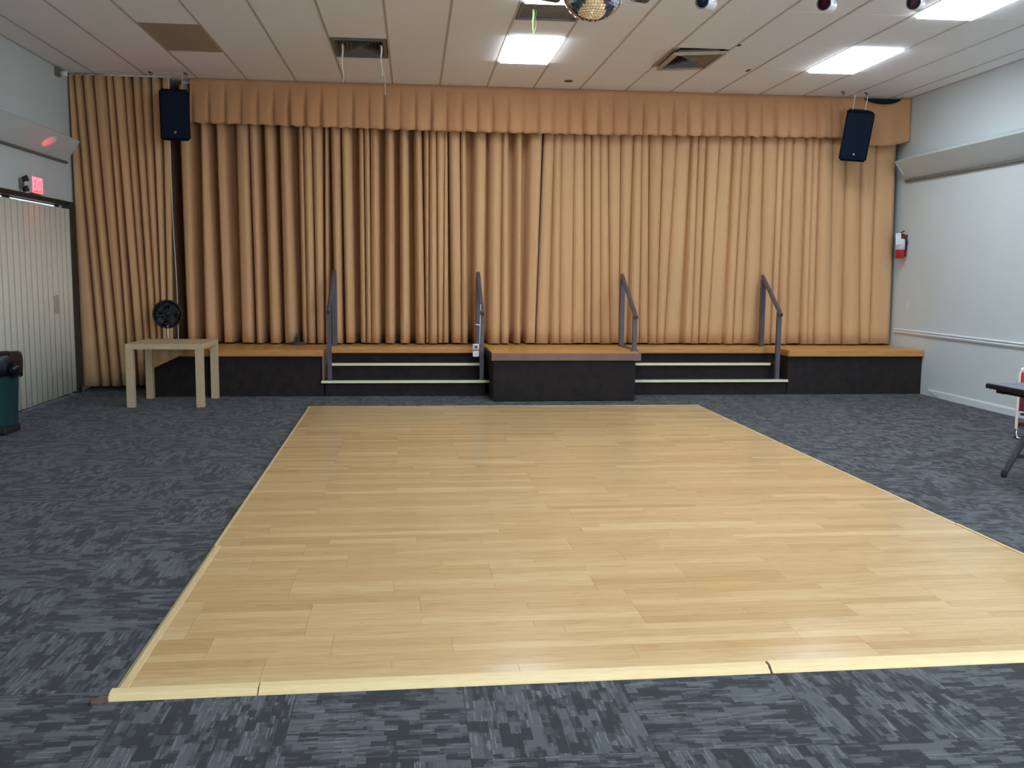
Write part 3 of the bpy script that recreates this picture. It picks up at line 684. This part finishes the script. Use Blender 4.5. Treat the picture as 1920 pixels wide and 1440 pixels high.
u0e, u1e = .030/Wd, 1-.033/Wd; v0e, v1e = .070/Ln, 1-.03/Ln
rows = 97; rv = (v1e-v0e)/rows; ncolm = 9; cw = (u1e-u0e)/ncolm
rnd = random.Random(21); allp = []
colseam = [u0e+cw*(i+(.28 if 0 < i < ncolm else 0)*0) for i in range(ncolm+1)]
for r in range(rows):
    off = rnd.choice((0, 0, .5, .25)) if r % 3 == 0 else (off if r else 0)
    i = 0; seams = [u0e]
    u = u0e+cw*(off if off else 1)
    while u < u1e-cw*.2:
        seams.append(u); u += cw*rnd.choice((1, 1, 1, 2, 2, 3))
    seams.append(u1e)
    for a, c in zip(seams[:-1], seams[1:]): allp.append((a, c, v0e+rv*r, v0e+rv*(r+1), rnd.uniform(-.00018, .00018)))
g = .0005
for a, c, v0, v1, tl in allp[:300]:
    b = MB(); quadslab(b, a+g/Wd, c-g/Wd, v0+g/Ln, v1-g/Ln, HZ-.008, HZ, tl); b.build('plank', MT['plank'], df)
b = MB()
for a, c, v0, v1, tl in allp[300:]: quadslab(b, a+g/Wd, c-g/Wd, v0+g/Ln, v1-g/Ln, HZ-.008, HZ, tl)
b.build('plank_field', MT['plank_i'], df)['kind'] = 'stuff'
def edge_piece(side, t0, t1, w, m, dz=0.):
    # ramp moulding; side f/b/l/r ; t along the side
    prof = [(0, .001), (.004, .006), (w*.35, HZ*.75+dz), (w*.45, HZ+.001+dz), (w, HZ+.002+dz), (w, .001)]
    def pt(t, d):
        if side == 'f': return Q(t, d/Ln)
        if side == 'b': return Q(t, 1-d/Ln)
        if side == 'l': return Q(d/Wd, t)
        return Q(1-d/Wd, t)
    n = len(prof); vs = []
    for t in (t0, t1):
        for d, z in prof: p = pt(t, d); vs.append((p.x, p.y, z))
    b = MB(); b.add(vs, [tuple(range(n)), tuple(range(n, 2*n))[::-1]]+[(i, (i+1) % n, n+(i+1) % n, n+i) for i in range(n)])
    b.build('edge_trim', m, df)
k = (-.574+1.104)/4.51; step = 1.968/4.51
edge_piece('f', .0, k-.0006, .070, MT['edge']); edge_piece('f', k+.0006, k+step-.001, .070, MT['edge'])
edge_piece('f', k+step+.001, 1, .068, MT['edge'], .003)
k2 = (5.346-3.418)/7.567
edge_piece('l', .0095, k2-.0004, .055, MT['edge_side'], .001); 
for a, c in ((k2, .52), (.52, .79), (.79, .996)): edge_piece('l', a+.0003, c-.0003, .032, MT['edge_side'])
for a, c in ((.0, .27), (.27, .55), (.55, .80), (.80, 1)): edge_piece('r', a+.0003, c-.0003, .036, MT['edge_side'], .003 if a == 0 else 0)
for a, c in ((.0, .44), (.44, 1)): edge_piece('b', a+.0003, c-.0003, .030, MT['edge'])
b = MB(); b.box(-.03, .03, -.012, .02, 0, .014, .003, Matrix.Rotation(.35, 4, 'Z')); b.build('broken_corner', MT['edge_chip'], df, (-1.128, 3.412, 0))

# ------------------------------------------------------------------ speakers
def speaker(lab, loc, rot, w, h, d, stand):
    t = thing('loudspeaker', lab, 'speaker', loc, rot)
    b = MB(); b.prism([(-w/2, -d/2), (w/2, -d/2), (w*.36, d/2), (-w*.36, d/2)], 'z', -h/2, h/2)
    bm = bmesh.new(); vv = [bm.verts.new(v) for v in b.v]; [bm.faces.new([vv[i] for i in f]) for f in b.f]
    bmesh.ops.bevel(bm, geom=list(bm.edges), offset=.022, segments=3, affect='EDGES'); b = MB(); b.bm(bm, smooth=True)
    b.build('cabinet', MT['speaker'], t)
    b = MB(); b.box(-w/2+.02, w/2-.02, -d/2-.008, -d/2+.004, -h/2+.025, h/2-.025, .006); b.build('grille', MT['speaker_grille'], t)
    b = MB(); b.lathe([(0, 0), (.014, 0), (.014, .003), (0, .004)], n=14, M=Matrix.Rotation(PI/2, 4, 'X')); b.build('badge', MT['silver'], t, (.0, -d/2-.009, -h/2+.095))
    return t
s1 = speaker('navy black loudspeaker hanging at the left, upright', (-2.885, 12.36, 3.435), (math.radians(6), 0, math.radians(6)), .355, .60, .30, None)
s2 = speaker('navy black loudspeaker hanging at the right, leaning to one side', (5.80, 12.36, 3.40), (math.radians(16), math.radians(5.0), math.radians(-14)), .36, .64, .30, None)
for s, zt in ((s1, .30), (s2, .31)):
    [(lambda q: (q.tube([(sx, .05, zt-.02), (sx, .05+.2*.1, zt+.2)], .005, 6), q.build('hanging_chain', MT['silver'], s)))(MB()) for sx in (-.08, .08)]
b = MB(); b.tube([(-3.005, 12.50, 3.14), (-3.01, 12.55, 2.2), (-3.002, 12.62, 1.3), (-3.0, 12.6, .60)], .0045, 6)
tag(b.build('speaker_cable', MT['paper']), 'thin white cable dropping from the left speaker to the stage', 'cable')

# ------------------------------------------------------------------ fan behind the table
t = thing('pedestal_fan', 'small black fan on a stand behind the pale square table', 'fan', (-3.06, 12.33, ZS))
hc_ = Vector((0, 0, .42)); Mf = Matrix.Translation(hc_) @ Matrix.Rotation(math.radians(18), 4, 'Z') @ Matrix.Rotation(PI/2, 4, 'X')
b = MB(); b.lathe([(0, -.06), (.07, -.06), (.075, .02), (.0, .03)], n=20, M=Mf); b.build('motor', MT['black_gloss'], t)
b = MB(); b.lathe([(0, -.03), (.12, -.028), (.168, -.01), (.172, .03), (.166, .03), (.160, -.002), (.12, -.018), (0, -.02)], n=32, M=Mf); b.build('shroud', MT['black'], t)
b = MB(); R_ = .175
for k in range(24):
    a = 2*PI*k/24; p = [Mf @ Vector((r*math.cos(a), r*math.sin(a), z)) for r, z in ((.03, .075), (.10, .07), (R_, .03), (R_, .0), (.10, -.045), (.07, -.05))]
    b.tube(p, .0026, 5)
for r, z in ((R_, .015), (.12, .062), (.06, .074), (.12, -.04)):
    b.tube([Mf @ Vector((r*math.cos(2*PI*k/28), r*math.sin(2*PI*k/28), z)) for k in range(29)], .005, 6)
b.build('cage', MT['black'], t)
for k in range(4):
    bb = MB(); a0 = k*PI/2; vs = []
    for i in range(6):
        r = .03+.13*i/5
        for j in (-1, 1):
            a = a0+j*(.25+.25*i/5); vs.append(Mf @ Vector((r*math.cos(a), r*math.sin(a), .03+.016*j)))
    bb.add(vs, [(2*i, 2*i+1, 2*i+3, 2*i+2) for i in range(5)], True); o = bb.build('blade', MT['black_gloss'], t); md = o.modifiers.new('thick', 'SOLIDIFY'); md.thickness = .003
b = MB(); b.tube([(0, 0, .02), (0, 0, .40)], .014, 10); b.build('pole', MT['silver'], t)
b = MB(); b.lathe([(0, 0), (.14, 0), (.14, .012), (.03, .03), (.02, .06), (0, .06)], n=24); b.build('base', MT['black'], t)

# ------------------------------------------------------------------ pale square table
t = thing('side_table', 'pale birch square table standing in front of the left curtain', 'table', (-2.80, 11.51, 0), (0, 0, math.radians(-.6)))
hw, hd, L_ = .425, .425, .083
b = MB(); b.box(-hw, hw, -hd, hd, .66, .722, .004); b.build('tabletop', MT['birch'], t)
for sx in (-1, 1):
    for sy in (-1, 1):
        b = MB(); b.box(sx*hw-(L_ if sx > 0 else 0), sx*hw+(L_ if sx < 0 else 0), sy*hd-(L_ if sy > 0 else 0), sy*hd+(L_ if sy < 0 else 0), 0, .66, .003); b.build('leg', MT['birch'], t)

# ------------------------------------------------------------------ rubbish bin
t = thing('rubbish_bin', 'dark teal rubbish bin with a black bag over its rim at the left edge', 'bin', (-3.955, 9.40, 0)); t.scale = (.86, .86, 1)
bm = bmesh.new(); prof = [(.195, .06), (.205, .10), (.235, .70), (.245, .72)]
b = MB(); n = 28
def rr(a, s): # rounded square
    c, q = math.cos(a), math.sin(a); e = 5; return s/((abs(c)**e+abs(q)**e)**(1/e))
vs = []
for s_, z in prof:
    for k_ in range(n): a = 2*PI*k_/n; r = rr(a, s_); vs.append((r*math.cos(a), r*math.sin(a), z))
b.add(vs, [(i*n+k_, i*n+(k_+1) % n, (i+1)*n+(k_+1) % n, (i+1)*n+k_) for i in range(len(prof)-1) for k_ in range(n)]+[tuple(range(n))[::-1]], True); bm.free()
b.build('bin_body', MT['teal'], t)
b = MB(); b.box(-.20, .20, -.20, .20, .0, .075, .02); b.build('dolly_base', MT['black'], t)
b = MB(); vs = []; rn = random.Random(3)
pb = [(.20, .66), (.235, .755), (.25, .765), (.262, .74), (.268, .68), (.262, .60), (.258, .545)]
jit = [rn.uniform(-.012, .012) for _ in range(n)]
for i, (s_, z) in enumerate(pb):
    for k_ in range(n):
        a = 2*PI*k_/n; r = rr(a, s_)+jit[k_]*(i/3); zz = z+jit[(k_*3) % n]*(2.2 if i > 4 else .4); vs.append((r*math.cos(a), r*math.sin(a), zz))
b.add(vs, [(i*n+k_, i*n+(k_+1) % n, (i+1)*n+(k_+1) % n, (i+1)*n+k_) for i in range(len(pb)-1) for k_ in range(n)], True)
o = b.build('bin_bag', MT['bag'], t); md = o.modifiers.new('thick', 'SOLIDIFY'); md.thickness = .003
b = MB(); bm = bmesh.new(); bmesh.ops.create_icosphere(bm, subdivisions=2, radius=1)
for v in bm.verts: v.co = Vector((.295+v.co.x*.05+.02*v.co.z, -.14+v.co.y*.07, .615+v.co.z*.065))+Vector((rn.uniform(-.008, .008),)*3)
b.bm(bm, smooth=True); b.build('bag_knot', MT['bag'], t)

# ------------------------------------------------------------------ exit sign + emergency lamp + camera
t = thing('exit_sign', 'lit red EXIT sign on the left wall above the blinds', 'sign', (XL+.001, 11.43, 2.485))
b = MB(); b.box(0, .045, -.155, .155, -.095, .095, .008); b.build('housing', MT['exit_white'], t)
cu = bpy.data.curves.new('exit_text', 'FONT'); cu.body = 'EXIT'; cu.size = .175; cu.extrude = .002; cu.align_x = 'CENTER'; cu.align_y = 'CENTER'; cu.offset = .003
to = bpy.data.objects.new('tmp', cu); COL.objects.link(to); dg = bpy.context.evaluated_depsgraph_get(); me = bpy.data.meshes.new_from_object(to.evaluated_get(dg)); bpy.data.objects.remove(to)
wd = max(v.co.x for v in me.vertices)-min(v.co.x for v in me.vertices); hg = max(v.co.y for v in me.vertices)-min(v.co.y for v in me.vertices)
me.transform(Matrix.Diagonal((.25/wd, .135/hg, 1, 1))); me.materials.clear(); me.materials.append(MT['exit_red'])
o = bpy.data.objects.new('letters', me); COL.objects.link(o); o.parent = t
o.matrix_local = Matrix(((0, 0, 1, .048), (1, 0, 0, 0), (0, 1, 0, 0), (0, 0, 0, 1))); o['label'] = 'red letters reading EXIT'
b = MB(); ring = [(-.138, .082), (.138, .082), (.138, -.082), (-.138, -.082)]
for (a, c) in zip(ring, ring[1:]+ring[:1]): b.bar((.047, a[0], a[1]), (.047, c[0], c[1]), .004, .007)
b.build('lit_border', MT['exit_red'], t)
sl = bpy.data.lights.new('sign_up_light', 'SPOT'); sl.energy = 9.0; sl.color = (1, .06, .07); sl.spot_size = math.radians(30); sl.spot_blend = .4; sl.shadow_soft_size = .01
so = bpy.data.objects.new('up_light', sl); COL.objects.link(so); so.parent = t; so.location = (.115, -.06, .11)
so.rotation_euler = Vector((-.01, -.225, -.42)).to_track_quat('Z', 'Y').to_euler(); so.scale = (.42, 1, 1)
t = thing('emergency_lamp', 'dark twin emergency lamp beside the exit sign', 'lamp', (XL+.001, 11.05, 2.47))
b = MB(); b.box(0, .04, -.03, .03, -.05, .05, .006); b.build('bracket', MT['vent_dark'], t)
for s in (-1, 1):
    b = MB(); b.lathe([(0, -.03), (.025, -.03), (.035, .025), (0, .028)], n=14, M=Matrix.Translation((.06, 0, s*.055)) @ Matrix.Rotation(PI/2*.8, 4, 'Y')); b.build('lamp_head', MT['black'], t)
t = thing('wall_camera', 'small grey and white box high in the left corner by the ceiling', 'camera', (XL, 12.30, 3.90))
b = MB(); b.box(0, .05, -.06, .04, -.05, .045, .006); b.build('junction_box', MT['vent_dark'], t)
b = MB(); b.lathe([(0, -.04), (.032, -.04), (.034, .03), (.02, .045), (0, .045)], n=16, M=Matrix.Translation((.08, .03, -.012)) @ Matrix.Rotation(PI/2, 4, 'Y')); b.build('body', MT['white_metal'], t)
b = MB(); b.lathe([(0, 0), (.014, 0), (.014, .006), (0, .006)], n=12, M=Matrix.Translation((.125, .03, -.012)) @ Matrix.Rotation(PI/2, 4, 'Y')); b.build('lens', MT['black'], t)

# ------------------------------------------------------------------ fire extinguisher
t = thing('fire_extinguisher', 'red fire extinguisher with white tag on the right wall by the curtain', 'extinguisher', (6.645, 12.62, 1.80))
b = MB(); b.lathe([(0, 0), (.055, 0), (.062, .01), (.062, .25), (.05, .29), (.022, .31), (.022, .33), (0, .33)], n=28); b.build('cylinder', MT['red_body'], t)
b = MB(); vs = []
for z in (.12, .265):
    for k_ in range(17): a = PI+PI*k_/16-.15; vs.append((.0632*math.cos(a), .0632*math.sin(a), z))
b.add(vs, [(i, i+1, 18+i, 17+i) for i in range(16)], True); o = b.build('white_label', MT['paper'], t); o.modifiers.new('t', 'SOLIDIFY').thickness = .001
b = MB(); b.box(-.09, -.012, -.078, -.072, .19, .345, .002, Matrix.Rotation(math.radians(-4), 4, 'Y')); b.build('inspection_tag', MT['paper'], t)
b = MB(); b.bar((-.03, -.01, .335), (.06, .02, .375), .02, .012); b.bar((-.03, -.01, .33), (.05, .02, .335), .02, .01); b.build('handle', MT['black'], t)
b = MB(); b.tube([(.0, -.02, .325), (.05, -.04, .31), (.075, -.045, .22), (.072, -.035, .12)], .010, 8); b.build('hose', MT['black'], t)
b = MB(); b.box(.06, .086, -.03, .03, .03, .32, .003); b.build('wall_bracket', MT['red_dark'], t)
b = MB(); b.box(.015, .055, -.055, -.02, .255, .315, .004); b.build('gauge_block', MT['red_dark'], t)

# ------------------------------------------------------------------ mirror ball and spotlights
BC = Vector((1.10, 6.0, 3.282)); BR_ = .192
t = thing('mirror_ball', 'silver mirror ball hanging below the ceiling at the top edge', 'mirror ball', BC)
b = MB(); b.lathe([(0, -BR_+.006)]+[((BR_-.006)*math.cos(a), (BR_-.006)*math.sin(a)) for a in [(-80+10*i)*PI/180 for i in range(17)]]+[(0, BR_-.006)], n=40); b.build('core', MT['ball_core'], t)
b = MB(); nl = 32
for i in range(nl):
    la0 = -PI/2+PI*i/nl; la1 = la0+PI/nl; lm = (la0+la1)/2; nn = max(4, int(2*PI*math.cos(lm)*BR_/.0185)); gp = .05
    for k_ in range(nn):
        a0 = 2*PI*(k_+gp)/nn; a1 = 2*PI*(k_+1-gp)/nn; e0 = la0+(la1-la0)*gp; e1 = la1-(la1-la0)*gp
        n0 = Vector((math.cos(lm)*math.cos((a0+a1)/2), math.cos(lm)*math.sin((a0+a1)/2), math.sin(lm)))
        pts = [Vector((math.cos(e)*math.cos(a), math.cos(e)*math.sin(a), math.sin(e)))*BR_ for a, e in ((a0, e0), (a1, e0), (a1, e1), (a0, e1))]
        j = Vector((random.uniform(-1, 1), random.uniform(-1, 1), random.uniform(-1, 1)))*.0002
        pts = [p+j*random.uniform(-1, 1) for p in pts]
        b.add(pts+[p-n0*.003 for p in pts], [(0, 1, 2, 3), (0, 4, 5, 1), (1, 5, 6, 2), (2, 6, 7, 3), (3, 7, 4, 0)])
b.build('mirror_facets', MT['mirror'], t)['kind'] = 'stuff'
b = MB(); b.lathe([(0, .185), (.03, .185), (.03, .215), (0, .22)], n=16); b.tube([(0, 0, .21), (0, 0, ZC-BC.z-.09)], .004, 8); b.build('hanging_rod', MT['silver'], t)
b = MB(); b.lathe([(0, ZC-BC.z-.10), (.04, ZC-BC.z-.10), (.045, ZC-BC.z-.01), (0, ZC-BC.z-.0)], n=16); b.build('motor', MT['black'], t)
b = MB(); b.tube([(.55, 6.36, 3.58), (3.60, 6.36, 3.58)], .022, 12)
for x in (.7, 2.1, 3.4): b.tube([(x, 6.36, 3.58), (x, 6.36, ZC-.001)], .010, 8)
tag(b.build('lighting_bar', MT['white_metal']), 'white horizontal bar above the spotlights', 'bar')
sp0 = None
for (x, z, lens, lab) in ((1.80, 3.238, 'lens_blue', 'spotlight with a dark blue lens, first to the right of the mirror ball'), (2.585, 3.256, 'lens_red', 'spotlight with a dark red lens, middle of the three on the right'),
                     (3.175, 3.283, 'lens_grey', 'spotlight with a grey red lens at the top right light panel'), (.815, 3.250, 'lens_blue', 'dark spotlight left of the mirror ball'),
                     (1.375, 3.268, 'lens_grey', 'spotlight just behind the right side of the mirror ball')):
    t = thing('spotlight', lab, 'spotlight', (x*6.24/6.02, 6.24, 1.55+(z-1.55)*6.24/6.02)); z = t.location.z
    dirn = Vector((-.62, -.72, -.10)).normalized(); Mq = dirn.to_track_quat('Z', 'Y').to_matrix().to_4x4()
    body = 'white_metal' if x > 1.5 else 'black'
    b = MB(); b.lathe([(0, -.15), (.025, -.15), (.042, -.12), (.046, .0), (.046, .02)], n=24, M=Mq); b.build('housing', MT[body], t)
    b = MB(); b.lathe([(.046, .02), (.047, .026), (.041, .026), (.038, .004)], n=24, M=Mq); b.build('rim', MT['black'], t)
    b = MB(); b.lathe([(0, .006), (.038, .004)], n=24, M=Mq); o = b.build('lens', MT[lens], t); o.modifiers.new('t', 'SOLIDIFY').thickness = .002
    b = MB(); b.tube([Mq @ Vector((.05, 0, -.05)), (.03, .06, .10), (0, .10, 3.556-z)], .007, 8); b.build('yoke', MT[body], t)

# ------------------------------------------------------------------ folding table + chair (right edge)
t = thing('folding_table', 'black-edged folding table at the right edge of the photo', 'table', (4.80, 6.16, 0))
b = MB(); hw, hl = .39, .77
b.box(-hw, hw, -hl, hl, .722, .728, .002); 
top = b.build('tabletop', MT['table_top'], t, (0, 0, .014))
b = MB(); b.box(-hw-.004, hw+.004, -hl-.004, hl+.004, .700, .734, .008); b.build('edge_band', MT['table_black'], t)
b = MB(); b.box(-hw+.06, -hw+.085, -hl+.03, hl-.06, .672, .700); b.box(hw-.085, hw-.06, -hl+.03, hl-.06, .672, .700); b.box(-hw+.02, hw-.02, hl-.19, hl-.10, .675, .70, .003); b.build('under_frame', MT['table_black'], t)
for sy in (1, -1):
    y = sy*(hl-.02) if sy > 0 else -hl+.20
    y = .90-.0 if sy > 0 else -.55
    y = .72 if sy > 0 else -.55
    b = MB()
    for s in (-1, 1):
        b.tube([(s*.03, y, .70), (s*.03, y, .36), (s*.045, y, .33)], .014, 10)
    b.tube([(-.12, y, .50), (.12, y, .50)], .010, 8)
    lf = b.build('leg_frame', MT['leg_dark'], t)
    for s in (-1, 1):
        b = MB(); b.tube([(s*.04, y, .37), (s*.085, y+.0, .30), (s*.20, y+.03, .03)], .02, 10, radii=[.022, .030, .020]); b.build('leg', MT['leg_dark'], t)
        b = MB(); b.lathe([(0, 0), (.018, 0), (.024, .02), (.020, .05), (0, .06)], c=(s*.205, y+.03, 0), n=14); b.build('foot', MT['rubber'], t)
    b = MB(); b.bar((-.15, y+.012, .165), (.15, y+.012, .165), .012, .035); b.build('stretcher', MT['leg_dark'], t)
# chair
t = thing('chair', 'red padded chair with pale metal frame behind the folding table', 'chair', (6.02, 8.62, 0), (0, 0, math.radians(8)))
w = .22
def loop(z0, z1, y, r=.05):
    p = [(-w, y, z0)]
    p += [(-w, y, z1-r)]+[(-w+r-r*math.cos(a), y, z1-r+r*math.sin(a)) for a in (PI/8, PI/4, PI*3/8, PI/2)]
    p += [(w-r+r*math.sin(a), y, z1-r+r*math.cos(a)) for a in (PI/8, PI/4, PI*3/8, PI/2)]+[(w, y, z0)]
    return p
b = MB(); b.tube(loop(.10, .685, 0), .014, 10); b.build('frame', MT['cream_metal'], t)
b = MB(); b.box(-w+.02, w-.02, -.02, .02, .52, .645, .015); b.build('backrest', MT['red_cloth'], t)
b = MB(); b.box(-w+.01, w-.01, -.015, .025, .27, .50, .015); b.build('lower_pad', MT['maroon_cloth'], t)
b = MB(); b.box(-w+.02, w-.02, -.36, -.02, .27, .31, .015); b.build('seat', MT['maroon_cloth'], t)
b = MB()
for s in (-1, 1):
    b = MB(); b.tube([(s*w, 0, .12), (s*w, .0, .05), (s*w, -.03, .014), (s*w, -.10, .012), (s*w, -.30, .012), (s*w, -.34, .05), (s*w, -.30, .28)], .012, 10)
    b.build('sled_leg', MT['chrome'], t)
b = MB(); b.box(-w, w, -.01, .03, .115, .16, .006); b.build('lower_crossbar', MT['red_dark'], t)
b = MB(); b.tube([(-w, .02, .012), (w, .02, .012)], .009, 8); b.build('stretcher', MT['leg_dark'], t)

print('carpet tiles', ntile, 'ceiling tiles', nt, 'planks', len(allp), 'lights', len(lights))
GROUPS = {'handrail': 'grey handrails at the stage steps', 'spotlight': 'spotlights on the white ceiling bar', 'loudspeaker': 'loudspeakers hung beside the stage',
          'stage_steps': 'carpeted steps up to the stage', 'air_diffuser': 'square air vents in the ceiling', 'ceiling_hook': 'small dark hooks in the ceiling',
          'ribbon': 'ribbons hanging from the vents', 'stage_wing': 'front wings of the stage', 'stage_curtain': 'ochre stage curtains'}
for o in list(COL.objects):
    k = o.name.split('.')[0]
    if o.parent is None and k in GROUPS: o['group'] = GROUPS[k]
    if o.parent is None and k == 'ceiling_light' and 'group' not in o: o['group'] = 'ceiling panels in front of the viewer'
